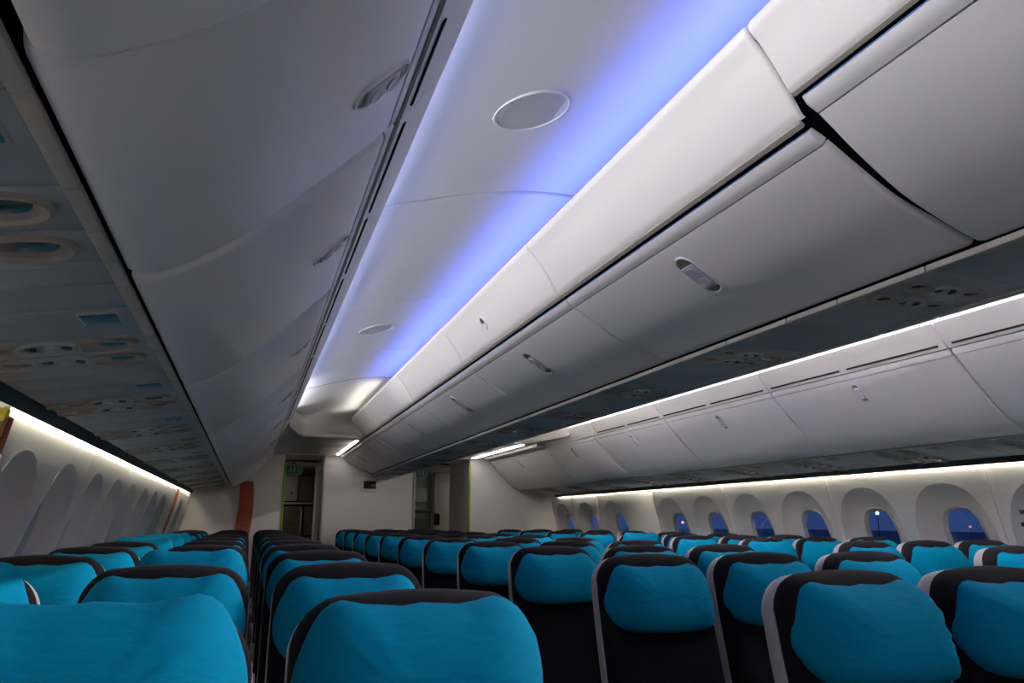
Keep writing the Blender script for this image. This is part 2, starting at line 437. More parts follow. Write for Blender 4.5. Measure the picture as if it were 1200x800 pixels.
boxobj('galley_ceiling', -2.7, 2.7, 11.5, YEND, 2.08, 2.12, M['lowceil'], ceiling)
boxobj('upper_shell', -2.75, 2.75, YB0, YEND, 2.60, 2.65, M['dark'], ceiling)

# ------------------------------------------------------------------ rear bulkheads and the crew area behind them
def bulkhead(name, x0, x1, y0, y1, z1, m=None):
    return struct(boxobj(name, x0, x1, y0, y1, 0.0, z1, m or M['bulk'], None, bev=0.006))
wl = bulkhead('wall_rear_left', -2.72, -1.315, YB1, YB1 + 0.06, 2.15)
wr = bulkhead('wall_rear_right', 1.20, 2.72, YB1, YB1 + 1.15, 2.14)
wc = bulkhead('wall_rear_centre', -0.81, 0.415, YB1, YB1 + 1.5, 2.14)
boxobj('green_trim', -1.325, -1.300, YB1 - 0.012, YB1 + 0.07, 0.0, 2.04, M['green'], wl, bev=0.004)
boxobj('green_trim', 1.185, 1.212, YB1 - 0.012, YB1 + 0.02, 0.0, 2.05, M['green'], wr, bev=0.004)
boxobj('corner_trim', 0.39, 0.425, YB1 - 0.012, YB1 + 0.03, 0.0, 2.0, M['rail'], wc, bev=0.004)
boxobj('corner_trim', -0.825, -0.80, YB1 - 0.012, YB1 + 0.05, 0.0, 2.1, M['rail'], wc, bev=0.004)
boxobj('lavatory_door', -0.825, -0.812, YB1 + 0.2, YB1 + 0.95, 0.05, 1.98, M['galleywhite'], wc, bev=0.004)
struct(boxobj('wall_rear_end', -2.72, 2.72, YEND - 0.05, YEND, 0, 2.6, M['greenish']))
for s in (-1, 1):
    boxobj('crew_wall', min(s * 2.60, s * 2.68), max(s * 2.60, s * 2.68), YB1, YEND, 0, 2.6, M['greenish'], wallR if s > 0 else wallL)
boxobj('ceiling_closure', -2.7, 2.7, 10.36, 10.40, 2.13, 2.62, M['bulk'], ceiling)

# galley at the end of the left aisle
g = tag(empty('galley_unit', (-1.0, 12.6, 0)), 'dim galley unit with white cupboard above brown carts at the end of left aisle', 'galley')
def gb(name, x0, x1, y0, y1, z0, z1, m, par=None, bev=0.004):
    bm = bmesh.new(); box(bm, x0 + 1.0, x1 + 1.0, y0 - 12.6, y1 - 12.6, z0, z1, bev); return obj(name, bm, m, par or g)
gb('cabinet_back', -1.72, -0.55, 12.95, 13.0, 0.0, 2.06, M['darkgrey'])
gb('side_panel', -1.74, -1.70, 12.5, 13.0, 0.0, 2.06, M['greenish'])
gb('side_panel', -0.57, -0.53, 12.5, 13.0, 0.0, 2.06, M['greenish'])
gb('shelf', -1.70, -0.57, 12.5, 12.95, 1.53, 1.56, M['galleywhite'])
gb('shelf', -1.70, -0.57, 12.5, 12.95, 1.00, 1.03, M['galleywhite'])
d = gb('cupboard_door', -1.66, -1.02, 12.48, 12.52, 1.58, 1.96, M['galleywhite']); gb('latch', -1.12, -1.10, 12.465, 12.48, 1.68, 1.72, M['darkgrey'], d)
gb('cupboard_door', -1.00, -0.60, 12.48, 12.52, 1.58, 1.96, M['galley'])
for x in (-1.52, -1.21, -0.90):
    c = gb('cart', x, x + 0.28, 12.46, 12.9, 1.06, 1.50, M['galley'], bev=0.01); gb('handle', x + 0.25, x + 0.275, 12.445, 12.46, 1.10, 1.48, M['galleywhite'], c)
# crew area at the end of the right aisle
j = tag(empty('jump_seat', (0.82, 12.6, 0)), 'folded dark grey crew jump seat with grey headrest in the right aisle doorway', 'jump seat')
def jb(name, x0, x1, y0, y1, z0, z1, m, par=None, bev=0.01):
    bm = bmesh.new(); box(bm, x0 - 0.82, x1 - 0.82, y0 - 12.6, y1 - 12.6, z0, z1, bev); return obj(name, bm, m, par or j)
jb('seat_back', 0.72, 1.08, 12.5, 12.6, 0.62, 1.32, M['darkgrey']); jb('folded_seat', 0.70, 1.10, 12.42, 12.5, 0.55, 0.98, M['darkgrey'])
jb('headrest', 0.74, 1.06, 12.5, 12.6, 1.58, 1.80, M['galleywhite']); jb('support', 0.62, 1.16, 12.6, 12.72, 0.0, 2.02, M['greenish'])
jb('ledge', 0.60, 1.16, 12.48, 12.6, 1.42, 1.46, M['darkgrey'])
bm = bmesh.new(); box(bm, -0.04, 0.04, -0.03, 0.03, -0.09, 0.09, 0.015); box(bm, -0.03, 0.03, 0.02, 0.06, 0.02, 0.1, 0.01)
hs = obj('handset', bm, M['dark']); hs.location = (1.22, 12.425, 1.30); tag(hs, 'black intercom handset on the pale panel beside the jump seat', 'handset')
cr = boxobj('crew_panel', 1.17, 1.55, 12.46, 12.56, 0, 2.06, M['galleywhite'], None, 0.01); tag(cr, 'pale tall panel carrying the handset in the right aisle doorway', 'panel')
# exit signs
def exit_sign(x, y, z, wdt, label, flip):
    r = tag(empty('exit_sign', (x, y, z)), label, 'exit sign')
    bm = bmesh.new(); o2 = pill(8, wdt / 2, 0.085)
    rings = [[Vector((p[0], 0.0, p[1])) for p in o2], [Vector((p[0], 0.02, p[1])) for p in o2]]
    loops(bm, rings, True, True); obj('sign_plate', bm, M['exitplate'], r)
    sx_ = 0.03 if flip else -0.03
    bm = bmesh.new(); box(bm, sx_ - 0.075, sx_ + 0.075, -0.006, 0.0, -0.05, 0.05); obj('green_field', bm, M['exitgreen'], r)
    # running figure and doorway
    bm = bmesh.new()
    box(bm, sx_ + 0.03, sx_ + 0.055, -0.010, -0.006, -0.04, 0.04)
    box(bm, sx_ - 0.018, sx_ + 0.000, -0.010, -0.006, 0.022, 0.038); box(bm, sx_ - 0.022, sx_ - 0.004, -0.010, -0.006, -0.014, 0.02)
    box(bm, sx_ - 0.045, sx_ - 0.018, -0.010, -0.006, -0.026, -0.012); box(bm, sx_ - 0.008, sx_ + 0.012, -0.010, -0.006, -0.036, -0.012)
    box(bm, sx_ - 0.004, sx_ + 0.022, -0.010, -0.006, 0.004, 0.012)
    o3 = obj('pictogram', bm, M['exitwhite'], r); o3['kind'] = 'stuff'
    bm = bmesh.new(); box(bm, -0.02, 0.02, 0.0, 0.015, 0.085, 2.10 - z); obj('bracket', bm, M['darkgrey'], r)
exit_sign(-1.19, 10.75, 1.955, 0.26, 'dim green exit sign hanging in the left aisle doorway by the green trim', False)
exit_sign(0.56, 10.9, 1.955, 0.27, 'dim green exit sign hanging in the right aisle doorway by the partition', True)
# small monitor on the centre partition
mo = tag(empty('wall_monitor', (-0.205, YB1, 1.75)), 'small black screen in white frame on the centre partition', 'monitor')
bm = bmesh.new(); box(bm, -0.125, 0.125, -0.03, 0.0, -0.085, 0.085, 0.012); obj('monitor_frame', bm, M['fascia'], mo)
bm = bmesh.new(); box(bm, -0.085, 0.085, -0.036, -0.029, -0.052, 0.052, 0.002); obj('screen', bm, M['screen'], mo)

# ------------------------------------------------------------------ overhead bins
DOOR = [(1.955, 1.708), (1.925, 1.708), (1.885, 1.722), (1.815, 1.765), (1.745, 1.822), (1.68, 1.887), (1.60, 1.968), (1.53, 2.043), (1.482, 2.098)]
CDOOR = [(0.175, 1.900), (0.215, 1.912), (0.28, 1.936), (0.396, 1.979), (0.507, 2.044), (0.57, 2.085), (0.615, 2.108)]
CDOORN = [(0.175, 1.897), (0.215, 1.907), (0.28, 1.930), (0.40, 1.985), (0.51, 2.062), (0.595, 2.132), (0.652, 2.168)]
def lerp_prof(pr, t):
    k = t * (len(pr) - 1); i = min(len(pr) - 2, int(k)); return pr[i].lerp(pr[i + 1], k - i)
def latch(pr, t, yc, sgn, parent, sz=1.0):
    N = normals2(pr, sgn); k = int(t * (len(pr) - 1)); p = pr[k]; n = N[k]; tg = (pr[k + 1] - pr[k - 1]).normalized()
    if tg.y < 0: tg = -tg
    o = Vector((p.x, yc, p.y)); ex = Vector((tg.x, 0, tg.y)); ey = Vector((0, 1, 0)); ez = Vector((n.x, 0, n.y))
    P = pill(9, 0.082 * sz, 0.034 * sz)
    bm = bmesh.new()
    rings = [frame_pts(o, ex, ey, ez, P, -0.002, s=1.10), frame_pts(o, ex, ey, ez, P, 0.004, s=1.06), frame_pts(o, ex, ey, ez, P, 0.004, s=1.0), frame_pts(o, ex, ey, ez, P, 0.001, s=0.97)]
    loops(bm, rings, False, False)
    la = obj('latch', bm, M['plastic_l'], parent)
    bm = bmesh.new(); loops(bm, [frame_pts(o, ex, ey, ez, P, -0.004, s=0.99), frame_pts(o, ex, ey, ez, P, 0.0015, s=0.985)], False, True)
    obj('latch_pocket', bm, M['latchpocket'], la)
    bm = bmesh.new(); Q = [(max(-0.058 * sz, min(0.048 * sz, a)), b * 0.96) for a, b in P]
    loops(bm, [frame_pts(o, ex, ey, ez, Q, 0.0, s=0.99), frame_pts(o, ex, ey, ez, Q, 0.006, s=0.97), frame_pts(o, ex, ey, ez, Q, 0.008, s=0.88)], False, True)
    obj('latch_handle', bm, M['latch'], la)
    for q in (-0.028, 0.022):
        bm = bmesh.new(); E_ = sup(16, 0.019 * sz, 0.026 * sz, 2)
        loops(bm, [frame_pts(o, ex, ey, ez, E_, 0.007, (q * sz, 0)), frame_pts(o, ex, ey, ez, E_, 0.0115, (q * sz, 0), 0.93), frame_pts(o, ex, ey, ez, E_, 0.010, (q * sz, 0), 0.6)], False, True)
        obj('latch_button', bm, M['latch'], la)
def overhead_bin(side, y0, y1, label, group, off=0.0, latch_y=None, near=False, gap=0.004, has_latch=True, rnd=0.011):
    root = tag(empty('overhead_bin', ((2.0 if side == 'right' else -2.0 if side == 'left' else 0.0), (y0 + y1) / 2, 1.9)), label, 'overhead bin', group)
    inv = root.matrix_world = Matrix.Translation(root.location)
    start = len(COL.objects)
    if side in ('left', 'right'):
        s = 1 if side == 'right' else -1
        pts = [(x - off, z - off) for x, z in DOOR]
        pr = spline(mir(pts, s), 34); sgn = s * 1
        # the profile runs bottom -> top: its outward side looks to the aisle and down
        cut = 31
        bm = bmesh.new(); sweep(bm, pr[:cut + 1], y0 + gap, y1 - gap, 0.02, SGN(pr, s), rnd, 0.006, 0.002); d_ = obj('door', bm, M['plastic'], root)
        bm = bmesh.new(); sweep(bm, [pr[cut] + (pr[cut + 1] - pr[cut]) * 0.25] + pr[cut + 1:], y0 + gap, y1 - gap, 0.02, SGN(pr, s), rnd, 0.001, 0.008); obj('door_rail', bm, M['plastic_l'], root)
        bm = bmesh.new(); prism(bm, mir([(2.02, 1.735), (1.90, 1.76), (1.52, 2.10), (1.505, 2.20), (1.60, 2.22), (2.44, 2.22), (2.44, 1.72)], s), y0 + 0.001, y1 - 0.001); obj('bin_body', bm, M['dark'], root)
        if has_latch: latch(pr, 0.79 if s > 0 else 0.83, latch_y or (y0 + y1) / 2, SGN(pr, s), root, 0.78)
    else:
        pts = mir(CDOORN if near else CDOOR, -1)
        pr = spline(pts, 34); cut = 30; sg = SGN(pr, -1, True)
        bm = bmesh.new(); sweep(bm, pr[:cut + 1], y0 + gap, y1 - gap, 0.02, sg, rnd, 0.006, 0.002); obj('door', bm, M['plastic'], root)
        bm = bmesh.new(); sweep(bm, [pr[cut] + (pr[cut + 1] - pr[cut]) * 0.25] + pr[cut + 1:], y0 + gap, y1 - gap, 0.02, sg, rnd, 0.001, 0.008); obj('door_rail', bm, M['plastic_l'], root)
        bm = bmesh.new(); prism(bm, [(-0.16, 1.925), (-0.45, 2.06), (-0.55, 2.115), (-0.60, 2.125), (0.0, 2.125), (0.0, 1.925)] if y1 > 10 else [(-0.16, 1.925), (-0.45, 2.06), (-0.55, 2.13), (-0.62, 2.195), (-0.65, 2.25), (0.0, 2.26), (0.0, 1.925)], y0 + 0.001, y1 - 0.001); obj('bin_body', bm, M['dark'], root)
        # the half that opens to the far aisle
        pr2 = spline(mir(CDOOR, 1), 20); bm = bmesh.new(); sweep(bm, pr2, y0 + gap, y1 - gap, 0.02, -sg, rnd, 0.006, 0.008); obj('far_door', bm, M['plastic'], root)
        bm = bmesh.new(); prism(bm, [(0.0, 1.925), (0.16, 1.925), (0.55, 2.11), (0.62, 2.13), (0.685, 2.22), (0.65, 2.25), (0.0, 2.26)], y0 + 0.001, y1 - 0.001); obj('far_bin_body', bm, M['dark'], root)
        if has_latch: latch(pr, 0.665, latch_y or (y0 + y1) / 2, sg, root)
    for ch in root.children:
        ch.matrix_parent_inverse = root.matrix_world.inverted()
    return root
LB = [(YB0, -0.66), (-0.66, 0.725), (0.725, 1.44), (1.44, 2.60), (2.60, 4.0), (4.0, 5.4), (5.4, 6.8), (6.8, 8.30), (8.30, 10.36)]
for i, (a, b) in enumerate(LB):
    n = i - 1
    lab = ('dark grey overhead bin at the near end of the left wall, partly above the camera' if i == 0 else
           'short dim overhead bin on the left with large latch, nearest but one' if i == 2 else
           'dim grey overhead bin on the left, %s one along the row from the camera' % ORD[max(0, n)])
    if i == 1: lab = 'dark unlit overhead bin filling the top left corner of the view'
    overhead_bin('left', a, b, lab, 'overhead bins along the left wall', off=0.018 if i <= 1 else 0.0, rnd=0.020, latch_y=1.17 if i == 2 else None, has_latch=i > 0, gap=0.006)
RB = [(YB0, 1.34), (1.34, 2.72), (2.72, 4.10), (4.10, 5.48), (5.48, 6.86), (6.86, 8.20), (8.20, 10.36)]
for i, (a, b) in enumerate(RB):
    if i == 0: continue
    lab = 'pale overhead bin above the right wall windows, %s from the camera' % ORD[i - 1]
    if i == len(RB) - 1: lab = 'last pale overhead bin on the right, against the rear partition'
    overhead_bin('right', a, b, lab, 'overhead bins along the right wall', gap=0.007 if i == 1 else 0.004)
CB = [(YB0, -0.1), (-0.1, 1.195), (1.205, 2.6), (2.6, 4.0), (4.0, 5.4), (5.4, 6.85), (6.85, 8.3), (8.3, 10.36)]
for i, (a, b) in enumerate(CB):
    if i == 0: continue
    lab = 'grey overhead bin hanging over the centre seats, %s from the camera' % ORD[i - 1]
    if i == 1: lab = 'big grey centre overhead bin at the top right corner, bounded by dark gaps'
    if i == len(CB) - 1: lab = 'last grey overhead bin over the centre seats, against the centre partition'
    overhead_bin('centre', a, b, lab, 'overhead bins over the centre seats', near=(i == 1), latch_y=1.90 if i == 2 else None, gap=0.006 if i < 3 else 0.004)

# valance panels above the centre bins, vent panels above the outboard bins, their light strips
val = struct(empty('trim_1', (0, 0, 0)))
FA = [(0.745, 2.350), (0.768, 2.338), (0.772, 2.318), (0.742, 2.285), (0.712, 2.245), (0.680, 2.195), (0.652, 2.145), (0.645, 2.132)]
FAN = [(0.745, 2.350), (0.768, 2.338), (0.772, 2.318), (0.745, 2.286), (0.720, 2.252), (0.697, 2.215), (0.682, 2.190), (0.676, 2.180)]
FY = [YB0, -0.1, 1.197, 2.6, 4.0, 5.4, 7.1, 8.35]
for s in (-1, 1):
    for k, (a, b) in enumerate(zip(FY, FY[1:])):
        pr = spline(mir(FAN if k <= 1 else FA, s), 24)
        bm = bmesh.new(); last = k == len(FY) - 2
        sweep(bm, pr, a + 0.003, b - 0.003, 0.014, SGN(pr, s), 0.012 if not last else 0.012, 0.0, 0.006, ny=8 if last else 1)
        if last:                                          # rounded nose at the end of the run
            for v in bm.verts:
                t = max(0.0, (v.co.y - 7.95) / 0.4)
                if t > 0:
                    v.co.x -= s * 0.13 * t * t; v.co.z -= 0.03 * t * t * (1 if v.co.z > 2.2 else 0)
        if last: prism(bm, [(x - s * 0.13, z - (0.03 if z > 2.2 else 0)) for x, z in mir(FA, s)] + [(s * 0.2, 2.132), (s * 0.2, 2.32)], 8.330, 8.348)
        fp = obj('valance_panel', bm, M['fascia'], val)
        if s < 0 and k in (3, 6):
            yb = 3.42 if k == 3 else 8.05; tt = 14; N = normals2(pr, SGN(pr, s)); p = pr[tt] - Vector((s * 0.13 * ((yb - 7.95) / 0.4) ** 2 if k == 6 else 0, 0)); nn = N[tt]; tg = (pr[tt] - pr[tt + 1]).normalized()
            o = Vector((p.x, yb, p.y)); ex = Vector((tg.x, 0, tg.y)); ez = Vector((nn.x, 0, nn.y)); P = sup(20, 0.036, 0.030, 2)
            bm = bmesh.new(); loops(bm, [frame_pts(o, ex, Vector((0, 1, 0)), ez, P, -0.002, s=1.1), frame_pts(o, ex, Vector((0, 1, 0)), ez, P, 0.006, s=1.0), frame_pts(o, ex, Vector((0, 1, 0)), ez, P, 0.006, s=0.85), frame_pts(o, ex, Vector((0, 1, 0)), ez, P, 0.001, s=0.78)], False, True)
            bt = obj('sensor_cap', bm, M['plastic_l'], fp)
            bm = bmesh.new(); P2 = sup(16, 0.014, 0.020, 2); loops(bm, [frame_pts(o, ex, Vector((0, 1, 0)), ez, P2, 0.000, (0.012, 0)), frame_pts(o, ex, Vector((0, 1, 0)), ez, P2, 0.003, (0.012, 0))], False, True)
            obj('sensor_lens', bm, M['darkgrey'], bt)
    panel('valance_light_block', [(x - 0.020, z - 0.004) if s > 0 else (x + 0.020, z - 0.004) for x, z in mir(FA[1:6], s)], YB0, 8.0, 0.003, SGN(spline(mir(FA, s), 24), s), M['dark'], val, n=12)  # dark sheet added to stop blue cove light showing through the panel seams
    # beige rail in the gap under the valance
    bm = bmesh.new(); prism(bm, mir([(0.640, 2.128), (0.628, 2.122), (0.625, 2.130), (0.638, 2.140)], s), 1.21, 10.1); obj('gap_rail', bm, M['rail'], val)
    bm = bmesh.new(); prism(bm, mir([(0.672, 2.182), (0.662, 2.178), (0.658, 2.186), (0.670, 2.196)], s), YB0, 1.19); obj('gap_rail', bm, M['rail'], val)
vent = struct(empty('trim_2', (0, 0, 0)))
VE = [(1.474, 2.104), (1.452, 2.140), (1.424, 2.180), (1.400, 2.214), (1.394, 2.226), (1.400, 2.232)]
VY = [YB0, -0.1, 1.34, 2.72, 4.10, 5.48, 6.75]
VYL = [YB0, -0.66, 0.725, 1.44, 2.60, 4.0, 5.4, 6.75]
def vent_panel(s, a, b):
    pr = [Vector(p) for p in mir(VE, s)]
    bm = bmesh.new(); sweep(bm, pr, a + 0.003, b - 0.003, 0.012, SGN(pr, s), 0.006, 0.004, 0.002)
    vp = obj('vent_panel', bm, M['fascia'], vent)
    N = normals2(pr, SGN(pr, s)); t0 = pr[0].lerp(pr[1], 0.55); n0 = N[1]; tg = (pr[1] - pr[0]).normalized()
    m_ = (a + b) / 2
    for ya, yb in ((a + 0.04, m_ - 0.03), (m_ + 0.03, b - 0.04)):
        bm = bmesh.new(); o = Vector((t0.x, (ya + yb) / 2, t0.y)); ex = Vector((tg.x, 0, tg.y)); ez = Vector((n0.x, 0, n0.y))
        R = [(-0.005, -(yb - ya) / 2), (0.005, -(yb - ya) / 2), (0.005, (yb - ya) / 2), (-0.005, (yb - ya) / 2)]
        loops(bm, [frame_pts(o, ex, Vector((0, 1, 0)), ez, R, -0.004), frame_pts(o, ex, Vector((0, 1, 0)), ez, R, 0.0012)], False, True)
        obj('air_slot', bm, M['dark'], vp)
for s in (-1, 1):
    for a, b in (zip(VY, VY[1:]) if s > 0 else zip(VYL, VYL[1:])): vent_panel(s, a, b)
    pr = [Vector(p) for p in mir(VE, s)]
    bm = bmesh.new(); sweep(bm, pr, 6.753, 8.28, 0.012, SGN(pr, s), 0.006, 0.004, 0.002); obj('end_panel', bm, M['fascia'], vent)
    # trough behind the lip
    bm = bmesh.new(); prism(bm, mir([(1.455, 2.14), (1.415, 2.200), (1.41, 2.214), (1.45, 2.214), (1.46, 2.27), (1.50, 2.27), (1.50, 2.14)], s), YB0, 8.28); obj('light_trough', bm, M['fascia'], vent)
lights = []
def led(name, label, pts, segs, m, group):
    for i, (a, b) in enumerate(segs):
        bm = bmesh.new(); prism(bm, pts, a + 0.004, b - 0.004)
        o = obj(name, bm, m); tag(o, label % ORD[i], 'light strip', group)
OS = [(YB0, 0.0), (0.0, 1.34), (1.34, 2.72), (2.72, 4.10), (4.10, 5.48), (5.48, 6.72)]
led('light_strip', 'white cove light strip above the left overhead bins, %s length from the near end', mir([(1.432, 2.215), (1.438, 2.215), (1.438, 2.243), (1.432, 2.243)], -1), OS, M['led_left'], 'cove lights above the left bins')
led('light_strip', 'bright white cove light strip above the right overhead bins, %s length from the near end', [(1.432, 2.215), (1.438, 2.215), (1.438, 2.243), (1.432, 2.243)], OS, M['led_out'], 'cove lights above the right bins')
CS = [(YB0, -0.1), (-0.1, 1.2), (1.2, 2.6), (2.6, 4.0), (4.0, 5.2), (5.2, 6.25)]
led('light_strip', 'blue cove light strip behind the left valance of the centre bins, %s length', [(-0.690, 2.270), (-0.690, 2.280), (-0.640, 2.280), (-0.640, 2.270)], CS, M['led_cen'], 'blue cove lights over the centre bins')
led('light_strip', 'blue cove light strip behind the right valance of the centre bins, %s length', [(0.690, 2.270), (0.690, 2.280), (0.640, 2.280), (0.640, 2.270)], CS, M['led_cen'], 'blue cove lights over the far side of the centre bins')
SS = [(YB0, 0.5), (0.5, 2.34), (2.62, 3.95), (3.95, 5.2), (5.2, 6.48), (6.48, 7.8), (7.8, 8.5), (8.5, 10.1)]
led('light_strip', 'warm light strip along the top of the left side wall, %s length', mir([(2.413, 1.620), (2.419, 1.620), (2.419, 1.625), (2.413, 1.625)], -1), SS, M['led_side'], 'side wall lights on the left')
led('light_strip', 'warm light strip along the top of the right side wall, %s length', [(2.413, 1.620), (2.419, 1.620), (2.419, 1.625), (2.413, 1.625)], SS, M['led_side'], 'side wall lights on the right')
bm = bmesh.new(); prism(bm, [(-0.668, 2.137), (-0.642, 2.137), (-0.642, 2.131), (-0.668, 2.131)], 8.4, 10.3)
tag(obj('light_strip', bm, M['led_end']), 'short white light strip beside the last centre bin at the aisle end', 'light strip')
bm = bmesh.new(); prism(bm, [(1.20, 2.131), (1.25, 2.131), (1.25, 2.139), (1.20, 2.139)], 8.25, 10.3)
tag(obj('light_strip', bm, M['led_end']), 'white light strip along the ceiling edge at the end of the right aisle', 'light strip')

for x0, x1, nm in ((-2.2, -1.6, 'left'), (1.7, 2.2, 'right')):  # unseen lights added out of view to lighten the galley and crew area
    bm = bmesh.new(); prism(bm, [(x0, 2.079), (x1, 2.079), (x1, 2.072), (x0, 2.072)], 11.75, 11.95)
    tag(obj('added_crew_fill', bm, M['fill_galley']), 'added unseen fill light over the crew area at the end of the %s aisle' % nm, 'lamp')
# ------------------------------------------------------------------ service panels under the bins
def oval(bm, o, ex, ey, ez, a, b, prof_, n=20):
    P = sup(n, a, b, 2.2); loops(bm, [frame_pts(o, ex, ey, ez, P, z, s=s_) for s_, z in prof_], False, True)
def service_panel(p0, p1, y0, y1, label, group, kind, rail_in=True, rail_out=False):
    """p0, p1: inner and outer edge in XZ; underside between them"""
    root = tag(empty('service_panel', ((p0[0] + p1[0]) / 2, (y0 + y1) / 2, (p0[1] + p1[1]) / 2)), label, 'service panel', group)
    ex = Vector((p1[0] - p0[0], 0, p1[1] - p0[1])); W = ex.length; ex.normalize(); ey = Vector((0, 1, 0))
    ez = ex.cross(ey)
    if ez.z > 0: ez = -ez
    O = Vector((p0[0], 0, p0[1]))
    def pl(name, u0, u1, ya, yb, m, h=0.0, t=0.012, par=None, bev=0.004):
        bm = bmesh.new(); box(bm, u0, u1, ya, yb, -t, h, bev)
        bm.transform(Matrix(((ex.x, 0, ez.x, O.x), (0, 1, 0, 0), (ex.z, 0, ez.z, O.z), (0, 0, 0, 1))))
        bmesh.ops.recalc_face_normals(bm, faces=bm.faces)
        return obj(name, bm, m, par or root)
    L_ = y1 - y0
    cuts = [0.0, 0.19, 0.36, 0.52, 0.72, 1.0] if kind == 'out' else [0.0, 0.36, 0.62, 1.0]
    for k, (a, b) in enumerate(zip(cuts, cuts[1:])):
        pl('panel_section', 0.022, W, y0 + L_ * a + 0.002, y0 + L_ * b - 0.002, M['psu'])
        pl('edge_rail', 0.0, 0.022, y0 + L_ * a + 0.002, y0 + L_ * b - 0.002, M['rail'], h=0.006)
        if rail_out: pl('edge_rail', W, W + 0.022, y0 + L_ * a + 0.002, y0 + L_ * b - 0.002, M['rail'], h=0.006)
    us = [0.27, 0.55, 0.83] if kind == 'out' else [0.25, 0.5, 0.75]
    k = 0.072 if kind == 'out' else 0.046
    for yy in ((0.08, 0.27) if kind == 'out' else (0.12, 0.26)):
        for q, u in enumerate(us):
            o = O + ex * (W * u) + ey * (y0 + L_ * yy)
            bm = bmesh.new(); oval(bm, o, ex, ey, ez, k, k * 0.75, [(1.0, -0.002), (0.97, 0.007), (0.88, 0.009), (0.80, 0.003), (0.5, -0.0)])
            rl = obj('reading_light' if q != 1 else 'button_bezel', bm, M['tan'] if q != 1 else M['psu'], root)
            if q != 1:
                bm = bmesh.new(); oval(bm, o - ex * k * 0.25 - ey * k * 0.2, ex, ey, ez, k * 0.42, k * 0.36, [(1.0, -0.001), (0.9, 0.006), (0.5, 0.007)], 14); obj('lamp_lens', bm, M['lens'], rl)
            else:
                for dq in (-0.5, 0.0, 0.5):
                    bm = bmesh.new(); oval(bm, o + ex * k * dq, ex, ey, ez, k * 0.17, k * 0.3, [(1.0, -0.001), (0.9, 0.007), (0.5, 0.008)], 10); obj('call_button', bm, M['lens'] if dq else M['latch'], rl)
    if kind == 'out':
        f = pl('sign_frame', 0.045, 0.125, y0 + L_ * 0.74, y0 + L_ * 0.86, M['rail'], h=0.003); pl('sign_film', 0.050, 0.120, y0 + L_ * 0.75, y0 + L_ * 0.85, M['signblue'], h=0.005, par=f)
        f = pl('hatch_rim', 0.035, 0.20, y0 + L_ * 0.38, y0 + L_ * 0.50, M['rail'], h=0.001, bev=0.008); pl('hatch', 0.038, 0.197, y0 + L_ * 0.384, y0 + L_ * 0.496, M['psu'], h=0.003, par=f, bev=0.008)
    for ch in root.children: ch.matrix_parent_inverse = Matrix.Translation(-root.location)
    return root
PI_, PO_ = (1.960, 1.705), (2.372, 1.640)
k = 0; y = 0.20
while y < 9.9:
    e = min(y + 0.84, 10.35)
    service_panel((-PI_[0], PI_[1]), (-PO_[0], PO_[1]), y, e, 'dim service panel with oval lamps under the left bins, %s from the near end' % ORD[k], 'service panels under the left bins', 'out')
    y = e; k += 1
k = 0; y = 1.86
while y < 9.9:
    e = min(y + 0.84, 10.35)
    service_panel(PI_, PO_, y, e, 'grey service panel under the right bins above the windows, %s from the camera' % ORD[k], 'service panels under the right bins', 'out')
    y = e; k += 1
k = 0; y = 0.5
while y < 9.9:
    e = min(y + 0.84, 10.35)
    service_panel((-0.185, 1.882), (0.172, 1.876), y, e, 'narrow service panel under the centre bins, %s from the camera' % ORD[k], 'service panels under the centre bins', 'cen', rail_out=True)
    y = e; k += 1
# returns that close the gap between the outer edge of the service panels and the side wall lights
rt = struct(empty('trim_3', (0, 0, 0)))
for s in (-1, 1):
    ycut = [YB0, 0.2, 1.6, 3.0, 4.4, 5.8, 7.2, 8.6, 10.15]
    for a, b in zip(ycut, ycut[1:]):
        bm = bmesh.new(); prism(bm, mir([(2.376, 1.652), (2.400, 1.606), (2.407, 1.608), (2.388, 1.655)], s), a + 0.001, b - 0.001); obj('cove_return', bm, M['darkgrey'], rt)
    bm = bmesh.new(); prism(bm, mir([(2.37, 1.660), (2.62, 1.660), (2.62, 1.672), (2.37, 1.672)], s), YB0, 10.2); obj('cove_top', bm, M['side'], rt)
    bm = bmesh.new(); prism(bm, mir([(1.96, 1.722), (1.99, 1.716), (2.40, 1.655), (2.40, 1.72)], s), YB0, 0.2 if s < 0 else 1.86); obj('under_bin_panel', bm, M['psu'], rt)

# ceiling loudspeaker grilles
def speaker_grille(x, yc, label):
    r = tag(empty('ceiling_speaker', (x, yc, 2.35)), label, 'speaker', 'round speaker grilles in the aisle ceiling')
    pr = spline(mir(CE, -1), 60); kk = min(range(60), key=lambda i: abs(pr[i].x - x)); n = normals2(pr, SGN(pr, -1))[kk]; tg = (pr[kk + 1] - pr[kk - 1]).normalized()
    r.location = (pr[kk].x, yc, pr[kk].y)
    ex = Vector((tg.x, 0, tg.y)); ey = Vector((0, 1, 0)); ez = Vector((n.x, 0, n.y)); P = sup(40, 0.115, 0.115, 2); Z = Vector((0, 0, 0))
    bm = bmesh.new(); loops(bm, [frame_pts(Z, ex, ey, ez, P, 0.0, s=1.0), frame_pts(Z, ex, ey, ez, P, 0.006, s=0.98), frame_pts(Z, ex, ey, ez, P, 0.006, s=0.93), frame_pts(Z, ex, ey, ez, P, 0.001, s=0.91)], False, False); obj('rim', bm, M['ceil'], r)
    bm = bmesh.new(); loops(bm, [frame_pts(Z, ex, ey, ez, P, -0.004, s=0.92), frame_pts(Z, ex, ey, ez, P, 0.0025, s=0.91)], False, True); obj('mesh_disc', bm, M['speaker'], r)
M['speaker'] = mat('speaker_mesh', (0.60, 0.60, 0.62), 0.7, 0.2, bump=0.5, bscale=700)
speaker_grille(-1.043, 1.80, 'large round speaker grille in the blue aisle ceiling near the camera')
